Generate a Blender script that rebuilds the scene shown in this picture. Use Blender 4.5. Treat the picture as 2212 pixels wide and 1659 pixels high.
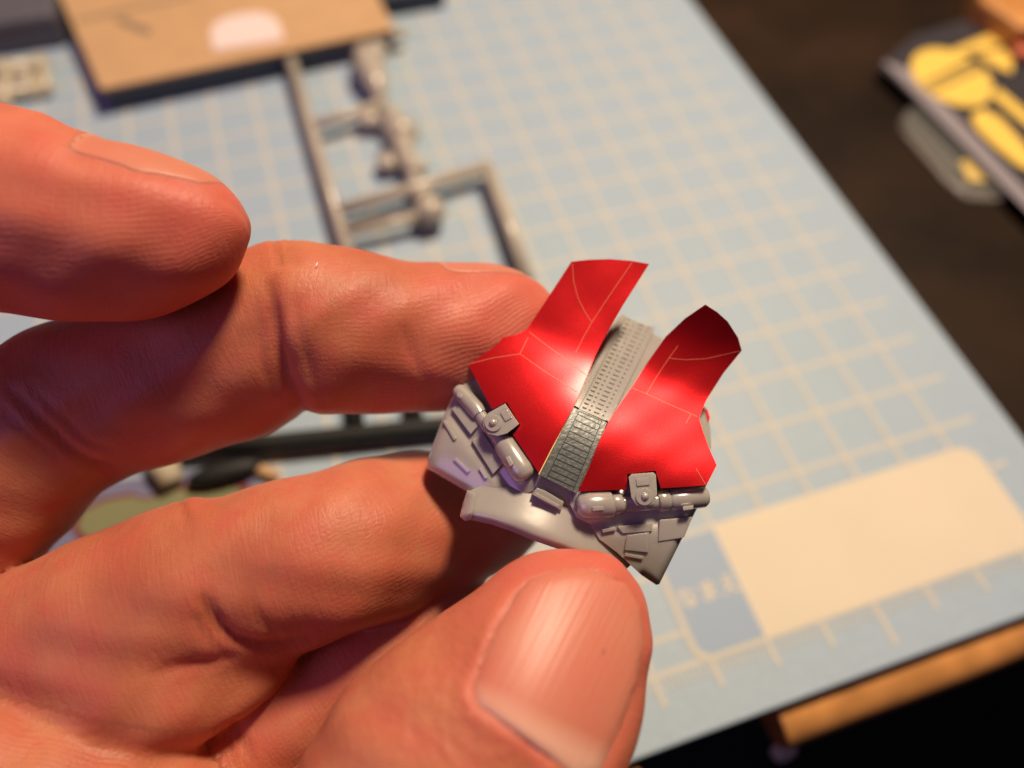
import bpy, bmesh, math, random
import numpy as np
from mathutils import Vector, Matrix, bvhtree

for o in list(bpy.data.objects): bpy.data.objects.remove(o)
scene = bpy.context.scene
col = scene.collection
random.seed(4); rng = np.random.default_rng(4)

# ---------------------------------------------------------------- camera (all lengths below in mm, scaled to metres on build)
MM = 0.001
RW = np.array([[0.9499914504, -0.2487211935, 0.1888227001],
               [-0.3108613006, -0.8107099396, 0.4960994311],
               [0.0296899972, -0.5299878882, -0.8474853051]])
CAM = np.array([-102.5648, -90.6862, 126.6859])
F, CU, CV = 1661.194, 1106.0, 829.5          # focal length and centre in photo pixels (2212 wide)

cam_d = bpy.data.cameras.new('camera'); cam = bpy.data.objects.new('camera', cam_d); col.objects.link(cam)
m = Matrix.Identity(4)
for r in range(3):
    m[r][0] = RW[r][0]; m[r][1] = -RW[r][1]; m[r][2] = -RW[r][2]; m[r][3] = CAM[r]*MM
cam.matrix_world = m
cam_d.sensor_width = 36.0; cam_d.lens = 36.0*F/2212.0
cam_d.clip_start = 0.005; cam_d.clip_end = 20
cam_d.dof.use_dof = True; cam_d.dof.focus_distance = 0.0785; cam_d.dof.aperture_fstop = 9.3
scene.camera = cam

def ray(u, v): return RW @ np.array([(u-CU)/F, (v-CV)/F, 1.0])
def up(u, v, d): return CAM + d*ray(u, v)                    # photo pixel + depth -> point in mm
def on(u, v, z=0.0):                                         # photo pixel -> point on the plane at height z
    r = ray(u, v); return CAM + (z-CAM[2])/r[2]*r
def proj(P):
    q = (P-CAM) @ RW
    return np.stack([CU+F*q[..., 0]/q[..., 2], CV+F*q[..., 1]/q[..., 2], q[..., 2]], -1)

# ---------------------------------------------------------------- world, lamps, exposure
w = bpy.data.worlds.new('World'); scene.world = w; w.use_nodes = True
bg = w.node_tree.nodes['Background']; bg.inputs[0].default_value = (0.85, 0.80, 0.95, 1); bg.inputs[1].default_value = 0.025
def area(name, loc, target, size, power, color, shape='DISK'):
    d = bpy.data.lights.new(name, 'AREA'); d.shape = shape; d.size = size; d.energy = power; d.color = color
    o = bpy.data.objects.new(name, d); col.objects.link(o); o.location = loc
    o.rotation_euler = (Vector(target)-Vector(loc)).to_track_quat('-Z', 'Y').to_euler(); return o
HC = Vector(up(1150, 900, 80)*MM)
L = Vector((0.36, 0.36, 0.86)).normalized()
area('desk_lamp', HC+L*0.50, HC, 0.095, 4.1, (1.0, 0.79, 0.57))
area('monitor_glow', HC+Vector((-0.38, -0.10, 0.26)), HC, 0.30, 0.42, (0.66, 0.34, 1.0))
vs = scene.view_settings; vs.view_transform = 'Standard'; vs.look = 'None'; vs.gamma = 1; vs.exposure = 0.0
vs.use_curve_mapping = False
scene.render.resolution_x = 1024; scene.render.resolution_y = 768

# ---------------------------------------------------------------- helpers
class NT:
    def __init__(s, name):
        s.m = bpy.data.materials.new(name); s.m.use_nodes = True; s.t = s.m.node_tree
        s.p = s.t.nodes['Principled BSDF']
    def n(s, typ, **kw):
        nd = s.t.nodes.new(typ)
        for k, v in kw.items():
            if k.startswith('i_'): nd.inputs[k[2:].replace('_', ' ')].default_value = v
            else: setattr(nd, k, v)
        return nd
    def l(s, a, b): s.t.links.new(a, b)
    def math(s, op, a, b=None, c=None, clamp=False):
        nd = s.t.nodes.new('ShaderNodeMath'); nd.operation = op; nd.use_clamp = clamp
        for i, x in enumerate((a, b, c)):
            if x is None: continue
            if isinstance(x, (int, float)): nd.inputs[i].default_value = x
            else: s.l(x, nd.inputs[i])
        return nd.outputs[0]
    def mix(s, f, a, b):
        nd = s.t.nodes.new('ShaderNodeMix'); nd.data_type = 'RGBA'
        for x, sock in ((f, nd.inputs[0]), (a, nd.inputs[6]), (b, nd.inputs[7])):
            if isinstance(x, (int, float)): sock.default_value = x
            elif isinstance(x, tuple): sock.default_value = (*x, 1) if len(x) == 3 else x
            else: s.l(x, sock)
        return nd.outputs[2]
    def ramp(s, f, lo, hi): 
        nd = s.t.nodes.new('ShaderNodeMapRange'); nd.inputs[1].default_value = lo; nd.inputs[2].default_value = hi
        s.l(f, nd.inputs[0]); return nd.outputs[0]

def plain(name, c, rough=0.5, metal=0.0, noise=0.0, scale=200.0, bump=0.0, coat=0.0, sss=0.0, trans=0.0, alpha=1.0):
    k = NT(name); p = k.p
    p.inputs['Base Color'].default_value = (*c, 1); p.inputs['Roughness'].default_value = rough
    p.inputs['Metallic'].default_value = metal; p.inputs['Coat Weight'].default_value = coat
    p.inputs['Transmission Weight'].default_value = trans; p.inputs['Alpha'].default_value = alpha
    if sss:
        p.inputs['Subsurface Weight'].default_value = sss; p.inputs['Subsurface Scale'].default_value = 0.0015
        p.inputs['Subsurface Radius'].default_value = (1.0, 0.9, 0.8)
    if noise or bump:
        tc = k.n('ShaderNodeTexCoord'); nz = k.n('ShaderNodeTexNoise', i_Scale=scale, i_Detail=5.0)
        k.l(tc.outputs['Object'], nz.inputs['Vector'])
        if noise:
            a = tuple(x*(1-noise) for x in c); b = tuple(min(1, x*(1+noise)) for x in c)
            k.l(k.mix(k.ramp(nz.outputs[0], 0.3, 0.7), a, b), p.inputs['Base Color'])
        if bump:
            bp = k.n('ShaderNodeBump', i_Strength=1.0, i_Distance=bump*MM)
            k.l(nz.outputs[0], bp.inputs['Height']); k.l(bp.outputs[0], p.inputs['Normal'])
    return k.m

def mesh_obj(name, V, Fc, mat, parent=None, origin=None, smooth=False, bevel=0.0, autosmooth=None):
    V = np.asarray(V, float)
    if origin is None:
        origin = np.array(parent['_o']) if parent is not None and '_o' in parent else V.mean(0)
    me = bpy.data.meshes.new(name)
    me.from_pydata(((V-origin)*MM).tolist(), [], [tuple(int(i) for i in f) for f in Fc])
    me.validate(); me.update()
    bm = bmesh.new(); bm.from_mesh(me); bmesh.ops.recalc_face_normals(bm, faces=bm.faces); bm.to_mesh(me); bm.free()
    if mat: me.materials.append(mat)
    o = bpy.data.objects.new(name, me); col.objects.link(o)
    if parent is not None:
        o.parent = parent
        o.location = Vector((origin-np.array(parent['_o']))*MM) if '_o' in parent else (0, 0, 0)
    else: o.location = Vector(origin*MM)
    o['_o'] = [float(x) for x in origin]
    if smooth:
        for p in me.polygons: p.use_smooth = True
    if bevel:
        b = o.modifiers.new('bevel', 'BEVEL'); b.width = bevel*MM; b.segments = 2; b.limit_method = 'ANGLE'; b.angle_limit = math.radians(40)
    if autosmooth:
        bm = bmesh.new(); bm.from_mesh(me)
        for e in bm.edges:
            if len(e.link_faces) == 2 and e.calc_face_angle(0) > math.radians(autosmooth): e.smooth = False
        bm.to_mesh(me); bm.free()
        for p in me.polygons: p.use_smooth = True
    return o

def empty(name, origin):
    o = bpy.data.objects.new(name, None); col.objects.link(o); o.location = Vector(np.asarray(origin)*MM)
    o.empty_display_size = 0.01; o['_o'] = [float(x) for x in origin]; return o
def tag(o, label=None, cat=None, group=None, kind=None):
    for k, v in (('label', label), ('category', cat), ('group', group), ('kind', kind)):
        if v: o[k] = v
    return o

def box(x0, x1, y0, y1, z0, z1):
    V = [(x, y, z) for z in (z0, z1) for y in (y0, y1) for x in (x0, x1)]
    return V, [(0, 2, 3, 1), (4, 5, 7, 6), (0, 1, 5, 4), (2, 6, 7, 3), (0, 4, 6, 2), (1, 3, 7, 5)]
def prism(poly, z0, z1):
    n = len(poly); V = [(*p[:2], z0) for p in poly]+[(*p[:2], z1) for p in poly]
    return V, [tuple(range(n))[::-1], tuple(range(n, 2*n))]+[(i, (i+1) % n, n+(i+1) % n, n+i) for i in range(n)]
def tube(pts, rad, seg=14, cap=True, flat=1.0, upv=None):
    pts = np.asarray(pts, float); n = len(pts); V = []; Fc = []
    if np.isscalar(rad): rad = [rad]*n
    for i in range(n):
        a = pts[max(i-1, 0)]; b = pts[min(i+1, n-1)]; T = (b-a)/np.linalg.norm(b-a)
        ref = np.array(upv if upv is not None else (0, 0, 1.0))
        if abs(T@ref) > 0.95: ref = np.array((0, 1.0, 0))
        A = np.cross(T, ref); A /= np.linalg.norm(A); B = np.cross(A, T)
        for k in range(seg):
            t = 2*math.pi*k/seg; V.append(pts[i]+rad[i]*(A*math.cos(t)+B*math.sin(t)*flat))
    for i in range(n-1):
        for k in range(seg):
            k2 = (k+1) % seg; Fc.append((i*seg+k, i*seg+k2, (i+1)*seg+k2, (i+1)*seg+k))
    if cap: Fc += [tuple(range(seg))[::-1], tuple(range((n-1)*seg, n*seg))]
    return V, Fc
def ellipsoid(c, r, nu=20, nv=12):
    V = [(c[0], c[1], c[2]+r[2])]; Fc = []
    for j in range(1, nv):
        ph = math.pi*j/nv
        for i in range(nu):
            th = 2*math.pi*i/nu; V.append((c[0]+r[0]*math.sin(ph)*math.cos(th), c[1]+r[1]*math.sin(ph)*math.sin(th), c[2]+r[2]*math.cos(ph)))
    V.append((c[0], c[1], c[2]-r[2])); b = len(V)-1
    for i in range(nu):
        i2 = (i+1) % nu; Fc.append((0, 1+i, 1+i2)); Fc.append((b, 1+(nv-2)*nu+i2, 1+(nv-2)*nu+i))
        for j in range(nv-2): a = 1+j*nu; Fc.append((a+i, a+nu+i, a+nu+i2, a+i2))
    return V, Fc
def merge(*parts):
    V = []; Fc = []
    for v, f in parts:
        b = len(V); V += [tuple(x) for x in v]; Fc += [tuple(i+b for i in q) for q in f]
    return V, Fc

# ---------------------------------------------------------------- materials
M = {}
M['mat_blue'] = plain('mat_blue', (0.335, 0.43, 0.53), 0.55, noise=0.05, scale=900, bump=0.05)
M['mat_line'] = plain('mat_line', (0.54, 0.52, 0.47), 0.6)
M['mat_cream'] = plain('mat_cream', (0.67, 0.585, 0.455), 0.6, noise=0.03, scale=60)
M['mat_label'] = plain('mat_label', (0.27, 0.36, 0.50), 0.55)
M['dark_wood'] = plain('dark_wood', (0.020, 0.010, 0.005), 0.55, noise=0.5, scale=40)
M['dark_wood'].node_tree.nodes['Principled BSDF'].inputs['Specular IOR Level'].default_value = 0.12
M['orange_wood'] = plain('orange_wood', (0.56, 0.25, 0.075), 0.32, noise=0.25, scale=150, coat=0.2)
M['floor'] = plain('floor', (0.01, 0.009, 0.009), 0.7, noise=0.4, scale=8)
M['card'] = plain('card', (0.54, 0.33, 0.17), 0.8, noise=0.06, scale=120, bump=0.05)
M['paper_white'] = plain('paper_white', (0.78, 0.64, 0.62), 0.7)
M['grey_print'] = plain('grey_print', (0.28, 0.19, 0.12), 0.7)
M['dark_grey'] = plain('dark_grey', (0.11, 0.105, 0.13), 0.5, noise=0.1, scale=80)
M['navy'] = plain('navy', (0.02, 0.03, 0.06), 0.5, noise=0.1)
M['sprue_grey'] = plain('sprue_grey', (0.44, 0.39, 0.33), 0.22, noise=0.05, scale=300)
M['sprue_beige'] = plain('sprue_beige', (0.55, 0.48, 0.36), 0.25, noise=0.08, scale=300)
M['black_plastic'] = plain('black_plastic', (0.008, 0.009, 0.010), 0.6, noise=0.1)
M['purple_print'] = plain('purple_print', (0.16, 0.16, 0.27), 0.6, noise=0.06)
M['olive_print'] = plain('olive_print', (0.20, 0.20, 0.10), 0.6)
M['maroon_print'] = plain('maroon_print', (0.17, 0.03, 0.04), 0.6)
M['yellow'] = plain('yellow', (0.86, 0.58, 0.11), 0.45, noise=0.03)
M['yellow_dim'] = plain('yellow_dim', (0.55, 0.38, 0.08), 0.5)
M['film'] = plain('film', (0.050, 0.046, 0.055), 0.22, noise=0.1)
M['film_edge'] = plain('film_edge', (0.30, 0.27, 0.30), 0.2)
M['clear'] = plain('clear', (0.75, 0.76, 0.70), 0.12, alpha=0.10)
M['clear_rim'] = plain('clear_rim', (0.5, 0.46, 0.40), 0.15, alpha=0.45)

# ---------------------------------------------------------------- setting: table and floor
V, Fc = box(-620, 560, -84.0, 520, -26, -2.6)
tag(mesh_obj('table_top', V, Fc, M['dark_wood'], bevel=1.0), kind='structure')
V, Fc = box(-1500, 1500, -1500, 1500, -730, -720)
tag(mesh_obj('floor', V, Fc, M['floor']), kind='structure')

# ---------------------------------------------------------------- cutting mat with its print
MATT = 0.0
V, Fc = box(-285, 15, -85, 330, -2.5, MATT)
mat = mesh_obj('cutting_mat', V, Fc, M['mat_blue'], origin=np.array((-135, 120, -2.5)), bevel=0.4)
tag(mat, 'pale blue cutting mat with a cream grid lying on the dark table', 'cutting mat')
LW = 0.46
parts = []
for j in range(-24, 8):                                   # rows
    y = -j*10.0
    if j <= 5: parts.append(prism([(-280, y-LW), (8.5, y-LW), (8.5, y+LW), (-280, y+LW)], 0.02, 0.06))
    else:
        parts.append(prism([(5, y-LW), (8.5, y-LW), (8.5, y+LW), (5, y+LW)], 0.02, 0.06))
        parts.append(prism([(-280, y-LW), (-62.5, y-LW), (-62.5, y+LW), (-280, y+LW)], 0.02, 0.06))
parts.append(prism([(-280, -75-LW), (8.5, -75-LW), (8.5, -75+LW), (-280, -75+LW)], 0.02, 0.06))
mesh_obj('printed_row_line', *merge(*parts), M['mat_line'], mat)
parts = []
for i in range(0, 29):                                    # columns
    x = -i*10.0; lo = -54.5 if i < 5 else (-75 if i == 5 else (-75))
    parts.append(prism([(x-LW, lo), (x+LW, lo), (x+LW, 325), (x-LW, 325)], 0.07, 0.10))
    parts.append(prism([(x-LW, -82.5 if i % 5 == 3 else -79.5), (x+LW, -82.5 if i % 5 == 3 else -79.5), (x+LW, -75.4), (x-LW, -75.4)], 0.07, 0.10))
mesh_obj('printed_column_line', *merge(*parts), M['mat_line'], mat)
parts = []
for k in range(-280, 9):
    if k % 10: parts.append(prism([(k-.13, -77.6), (k+.13, -77.6), (k+.13, -75.7), (k-.13, -75.7)], 0.07, 0.10))
mesh_obj('printed_millimetre_tick', *merge(*parts), M['mat_line'], mat)
def rrect(x0, x1, y0, y1, r, corners, n=6):
    P = []
    for (cx, cy, a0, on_) in ((x1, y1, 0, corners[0]), (x0, y1, 90, corners[1]), (x0, y0, 180, corners[2]), (x1, y0, 270, corners[3])):
        sx = 1 if cx == x1 else -1; sy = 1 if cy == y1 else -1
        if on_:
            for k in range(n+1):
                a = math.radians(a0+90*k/n); P.append((cx-sx*r+r*math.cos(a), cy-sy*r+r*math.sin(a)))
        else: P.append((cx, cy))
    return P
mesh_obj('name_panel_border', *prism(rrect(-62.6, -50.0, -75.6, -54.4, 3, (0, 1, 1, 0)), 0.11, 0.14), M['mat_line'], mat)
mesh_obj('name_panel_label', *prism(rrect(-61.4, -50.0, -74.6, -55.4, 2.4, (0, 1, 1, 0)), 0.15, 0.18), M['mat_label'], mat)
mesh_obj('name_panel', *prism(rrect(-50.0, 4.5, -75.2, -54.6, 4, (1, 0, 0, 1)), 0.12, 0.16), M['mat_cream'], mat)
cu = bpy.data.curves.new('label_text', 'FONT'); cu.body = 'なまえ'; cu.size = 0.0037; cu.offset = 0.00006; cu.space_character = 1.06; cu.align_x = 'CENTER'
to = bpy.data.objects.new('label_text', cu); col.objects.link(to)
dg = bpy.context.evaluated_depsgraph_get(); tm = bpy.data.meshes.new_from_object(to.evaluated_get(dg)); bpy.data.objects.remove(to)
tv = np.array([v.co for v in tm.vertices]) if len(tm.vertices) else np.zeros((0, 3))
if len(tv):
    tv = tv/MM+np.array((-55.6, -66.4, 0.22))
    mesh_obj('label_text', tv, [tuple(p.vertices) for p in tm.polygons], M['mat_cream'], mat)

# ---------------------------------------------------------------- table edge rails and things far off
def rail(name, x0, x1, label):
    n = 8; prof = [(-85.0+0, -3.0)]
    prof = [(-84.2, -2.9), (-86.8, -3.0), (-88.8, -3.7), (-90.2, -5.0), (-90.8, -7.0), (-90.2, -9.4), (-88.2, -11.2), (-84.2, -11.8)]
    nx = 10; V = []; Fc = []
    for i in range(nx+1):
        x = x0+(x1-x0)*i/nx
        V += [(x, y+0.12*math.sin(i*1.7), z) for y, z in prof]
    k = len(prof)
    for i in range(nx):
        for a in range(k): b = (a+1) % k; Fc.append((i*k+a, i*k+b, (i+1)*k+b, (i+1)*k+a))
    Fc += [tuple(range(k)), tuple(range(nx*k, nx*k+k))]
    o = mesh_obj(name, V, Fc, M['orange_wood'], bevel=0.4, autosmooth=40)
    return tag(o, label, 'wooden rail', 'wooden rails under the mat edge')
rail('wooden_rail', -52.5, 60, 'long orange wooden rail under the front edge of the cutting mat')
rail('wooden_rail', -150, -76.5, 'orange wooden rail end under the mat edge, across the gap from the long rail')
b = on(1695, 1624, -13)
V, Fc = tube([b+np.array((0, 1.0, -0.4)), b+np.array((0, -0.6, 0.3))], [2.3, 2.1], 20)
cp = tag(mesh_obj('screw_cap', V, Fc, plain('cap', (0.85, 0.76, 0.64), 0.3), bevel=0.3, autosmooth=40), 'small round grey screw cap in the gap between the wooden rails', 'screw cap')
mesh_obj('pin', *tube([b+np.array((0, 1.0, -0.4)), (b[0], -83.0, -13.4)], 0.8, 10), M['dark_grey'], cp, smooth=True)

# tan card, top left
card = mesh_obj('card_tray', *prism([tuple(on(216, 192, 7.0)[:2]), tuple(on(852, 62, 7.0)[:2]), (-76, 175), (-160, 169)], 6.0, 7.0), M['card'], bevel=0.2)
tag(card, 'tan cardboard sheet with a white round sticker on the grid mat', 'card')
mesh_obj('card_wall', *prism([tuple(on(217, 190, 7.0)[:2]+0.4), tuple(on(850, 62, 7.0)[:2]+np.array((-.4, .4))), (-76.4, 174), (-159, 168)], 0.2, 6.0), M['navy'], card)  # side wall under the card, shade of its unlit face painted in as navy
p = on(532, 72, 7.0); 
mesh_obj('round_sticker', *prism(rrect(p[0]-8.6, p[0]+8.6, p[1]-5.6, p[1]+8.0, 7.0, (1, 1, 0, 0)), 7.0, 7.4), M['paper_white'], card)
a_, b_ = on(255, 42, 7.0), on(325, 72, 7.0); d_ = (b_-a_)[:2]; nrm = np.array((-d_[1], d_[0]))/np.linalg.norm(d_)*1.3
mesh_obj('printed_dash', *prism([a_[:2]-nrm, b_[:2]-nrm, b_[:2]+nrm, a_[:2]+nrm], 7.0, 7.1), M['grey_print'], card)
a_, b_ = on(165, 45, 7.0), on(420, -10, 7.0); d_ = (b_-a_)[:2]; nrm = np.array((-d_[1], d_[0]))/np.linalg.norm(d_)*0.7
mesh_obj('fold_line', *prism([a_[:2]-nrm, b_[:2]-nrm, b_[:2]+nrm, a_[:2]+nrm], 7.0, 7.06), M['grey_print'], card)

# dark things behind it
V, Fc = box(-240, -152.5, 116, 190, 0.1, 9)
tag(mesh_obj('plastic_case', V, Fc, M['dark_grey'], bevel=1.2), 'dark grey plastic case beside the tan card', 'case')
V, Fc = box(-75, -53.5, 106.5, 150, 0.1, 6)
tag(mesh_obj('navy_block', V, Fc, M['navy'], bevel=0.8), 'small navy block lying behind the tan card', 'block')

# beige sprue bit at the left edge
r0 = empty('beige_sprue', (-165, 100, 0.1))
tag(r0, 'loose beige plastic sprue lying left of the tan card', 'sprue')
mesh_obj('runner', *tube([(-190, 110.0, 2.0), (-172, 108.5, 2.0), (-157, 107.2, 2.0)], 1.6), M['sprue_beige'], r0, smooth=True)
mesh_obj('runner', *tube([(-190, 99.0, 2.0), (-172, 98.2, 2.0), (-157, 97, 2.0)], 1.5), M['sprue_beige'], r0, smooth=True)
mesh_obj('gate', *tube([(-158.5, 109, 2.0), (-157.0, 96, 2.0)], 1.3), M['sprue_beige'], r0, smooth=True)
mesh_obj('gate', *tube([(-166.5, 109, 2.0), (-167.0, 92, 2.0)], 1.5), M['sprue_beige'], r0, smooth=True)
mesh_obj('molded_knob', *ellipsoid((-161.5, 99.5, 3.0), (3.0, 2.6, 2.6)), M['sprue_beige'], r0, smooth=True)
mesh_obj('molded_knob', *ellipsoid((-171.5, 94.5, 3.0), (2.6, 2.6, 2.4)), M['sprue_beige'], r0, smooth=True)

# grey sprue frame with molded parts
sp = empty('grey_sprue', (-80, 55, 0.1))
tag(sp, 'grey plastic sprue frame with ball-ended parts on the grid mat', 'sprue')
def run(pts, r=1.45): 
    return mesh_obj('runner', *tube([(x, y, 4.2) for x, y in pts], r, 12), M['sprue_grey'], sp, smooth=True)
run([(-98.6, 92), (-98.4, 60), (-98.0, 8)], 1.5); run([(-99.4, 91), (-84, 91.4), (-68.5, 92.0)])
run([(-98, 62.8), (-90, 64.0), (-80.5, 66.0)], 1.35); run([(-98, 34.2), (-80, 36.2), (-62, 38.2)], 1.5)
run([(-98, 27.6), (-88, 27.6), (-80, 27.8)], 1.3); run([(-62.6, 38.6), (-63.2, 25), (-64.4, 4)], 1.5)
def part(V_F): return mesh_obj('molded_part', *V_F, M['sprue_grey'], sp, smooth=True)
part(tube([(-80.5, 91, 3.4), (-80.6, 86, 4.5), (-80.4, 80, 5.0), (-80.2, 74, 4.4), (-80.4, 66, 3.6)], [1.2, 2.8, 4.2, 3.0, 1.2], 14))
part(merge(tube([(-80.4, 66, 3.6), (-79.4, 60, 4.6), (-78.6, 55, 5.0)], [1.2, 2.6, 2.2], 14), ellipsoid((-78.8, 53.6, 5.2), (4.3, 4.2, 3.9))))
part(tube([(-78.9, 52, 5.0), (-79.4, 46, 4.4), (-79.4, 40, 3.8), (-79.2, 36.5, 3.4)], [3.0, 2.2, 1.8, 1.2], 14))
part(merge(tube([(-79.0, 36, 3.4), (-78.9, 32, 3.8)], [1.5, 1.4], 12), ellipsoid((-78.6, 28.2, 4.4), (3.6, 3.4, 3.2)), ellipsoid((-78.8, 33.6, 4.0), (2.6, 1.6, 2.0))))
part(merge(ellipsoid((-84.5, 62.5, 3.0), (3.0, 2.4, 2.0)), tube([(-84, 62, 3), (-79, 58, 3.4)], [1.3, 1.3])))
part(ellipsoid((-83.8, 47.5, 2.8), (2.6, 2.8, 2.0)))
part(ellipsoid((-77.6, 83.5, 6.0), (2.6, 3.0, 2.6)))
part(ellipsoid((-78.4, 41.5, 4.6), (2.8, 2.2, 2.4)))

# black sprue seen between the fingers
bs = empty('black_sprue', (-110, -18, 0.1))
tag(bs, 'black plastic sprue bar lying on the mat beneath the fingers', 'sprue')
mesh_obj('runner', *tube([(-152, -9.5, 3.0), (-120, -17.4, 3.0), (-88, -23.4, 3.0), (-60, -28.5, 3.0)], 1.7, 12), M['black_plastic'], bs, smooth=True)
mesh_obj('gate', *tube([(-105.4, -20, 3.0), (-103.0, -5, 3.0), (-101.5, 8, 3.0)], 1.7, 12), M['black_plastic'], bs, smooth=True)
mesh_obj('gate', *tube([(-124.6, -16, 3.0), (-123.2, -5, 3.0), (-122.0, 8, 3.0)], 1.6, 12), M['black_plastic'], bs, smooth=True)
mesh_obj('gate', *tube([(-94.6, -22, 3.0), (-93.2, -10, 3.0), (-92.0, 3, 3.0)], 1.6, 12), M['black_plastic'], bs, smooth=True)
mesh_obj('molded_part', *ellipsoid((-129.0, -20.5, 2.4), (6.5, 2.0, 1.8)), M['black_plastic'], bs, smooth=True)

# printed leaflet and small bits beside it
lf = mesh_obj('leaflet', *prism([(-200, -8), (-123, -19.0), (-131, -60), (-208, -50)], 0.15, 0.5), M['purple_print'])
tag(lf, 'purple-grey printed leaflet with an olive shape under the hand', 'leaflet')
def pxpoly(L_, z): return [tuple(on(u, v, z)[:2]) for u, v in L_]
O1 = [(168, 1140), (180, 1105), (230, 1082), (285, 1072), (315, 1082), (350, 1068), (420, 1050), (520, 1055), (520, 1130), (330, 1190), (200, 1170)]
mesh_obj('printed_outline', *prism(pxpoly([(u+(u-320)*0.09, v+(v-1110)*0.22) for u, v in O1], 0.5), 0.5, 0.56), M['maroon_print'], lf)
mesh_obj('printed_shape', *prism(pxpoly(O1, 0.56), 0.56, 0.62), M['olive_print'], lf)
V, Fc = tube([tuple(on(340, 965, 2.5)), tuple(on(352, 1005, 2.5)), tuple(on(372, 1045, 2.0))], [2.4, 2.7, 2.2], 12)
tag(mesh_obj('beige_clip', V, Fc, M['sprue_beige'], smooth=True), 'small beige plastic stub lying on the purple leaflet', 'plastic stub')
V, Fc = tube([tuple(on(535, 1005, 1.2)), tuple(on(600, 1030, 1.2))], [1.2, 1.0], 10)
tag(mesh_obj('tan_stick', V, Fc, M['card'], smooth=True), 'short tan stick beside the black sprue bar', 'stick')

# sticker sheet and clear pouch at the right
sh = mesh_obj('sticker_sheet', *prism([tuple(on(u, v, 1.3)[:2]) for u, v in ((1900, 140), (1975, 76), (2080, 44), (2190, 60), (2560, 250), (2700, 900))], 0.9, 1.3), M['film'])
tag(sh, 'dark sheet of yellow stickers on the table right of the mat', 'sticker sheet')
mesh_obj('sheet_margin', *prism([(51.6, 50.5), (54.2, -29), (57.6, -29), (57.2, 44)], 1.3, 1.42), M['film_edge'], sh)
def ystick(px, mt='yellow'):
    return mesh_obj('yellow_sticker', *prism(pxpoly(px, 1.4), 1.32, 1.62), M[mt], sh)
E_ = lambda cx, cy, a, b, rot, t0, t1, n=14: [(cx+a*math.cos(t)*math.cos(rot)-b*math.sin(t)*math.sin(rot), cy+a*math.cos(t)*math.sin(rot)+b*math.sin(t)*math.cos(rot)) for t in np.linspace(t0, t1, n)]
rot = math.radians(24); s_ = math.radians(-40)
EL = E_(2056, 168, 94, 54, rot, 0, 2*math.pi, 61)[:-1]; sdl = [((x-2052)*52+(y-168)*105)/117.0 for x, y in EL]
i0 = max(range(60), key=lambda i: sdl[i]); i1 = min(range(60), key=lambda i: sdl[i])
ystick([EL[(i0+j) % 60] for j in range(-30, 30) if sdl[(i0+j) % 60] > 11]); ystick([EL[(i1+j) % 60] for j in range(-30, 30) if sdl[(i1+j) % 60] < -11])
ystick([(1985, 192), (2098, 136), (2116, 146), (2003, 202)], 'yellow_dim')
ystick([(2058, 108), (2170, 62), (2186, 74), (2190, 92), (2072, 118)])
ystick([(2105, 118), (2168, 108), (2186, 130), (2186, 158), (2160, 150)])
ystick([(2096, 252), (2122, 236), (2160, 256), (2200, 300), (2240, 350), (2240, 376), (2196, 356), (2150, 318), (2110, 280)])
ystick([(2134, 200), (2160, 195), (2240, 262), (2240, 290), (2190, 250)])
V, Fc = ellipsoid((*on(2208, 112, 3.2)[:2], 3.2), (2.6, 2.6, 1.6)); 
tag(mesh_obj('red_button', V, Fc, plain('red_button', (0.55, 0.12, 0.06), 0.3), smooth=True), 'small red-orange bead on the yellow sticker sheet', 'bead')
pc = mesh_obj('clear_pouch', *prism(rrect(44.5, 60, 0, 33, 6, (0, 1, 1, 0)), -2.4, 0.4), M['clear'], bevel=0.3)
tag(pc, 'clear plastic pouch sticking out from under the yellow sticker sheet', 'pouch')
mesh_obj('pouch_rim', *tube([(60, -0.2, -1.6), (52, 0, -1.6), (46, 2.4, -1.6), (44.6, 8, -1.6), (44.6, 26, -1.6)], 0.7, 10), M['clear_rim'], pc, smooth=True)
mesh_obj('yellow_sticker', *prism([(49.0, 6.5), (54, 5), (56, 12), (51, 13)], -1.6, -0.8), M['yellow'], pc)
V, Fc = prism([tuple(on(u, v, 8)[:2]) for u, v in ((2118, -4), (2207, 58), (2330, 70), (2330, -90), (2118, -90))], -2.5, 8)
tag(mesh_obj('wooden_block', V, Fc, M['orange_wood'], bevel=1.0), 'orange wooden block standing behind the yellow sticker sheet', 'block')

# ================================================================ HAND
def spline(st, step=0.7):
    A = np.array([(*up(u, v, d), r*d/F, r*d/F*k) for (u, v, d, r, k) in st])
    n = len(A); out = []
    P = np.vstack([2*A[0]-A[1], A, 2*A[-1]-A[-2]])
    for i in range(n-1):
        p0, p1, p2, p3 = P[i], P[i+1], P[i+2], P[i+3]
        k = max(2, int(np.linalg.norm(p2[:3]-p1[:3])/step))
        for t in np.arange(k)/k:
            out.append(0.5*((2*p1)+(-p0+p2)*t+(2*p0-5*p1+4*p2-p3)*t*t+(-p0+3*p1-3*p2+p3)*t**3))
    out.append(A[-1]); return np.array(out)
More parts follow.
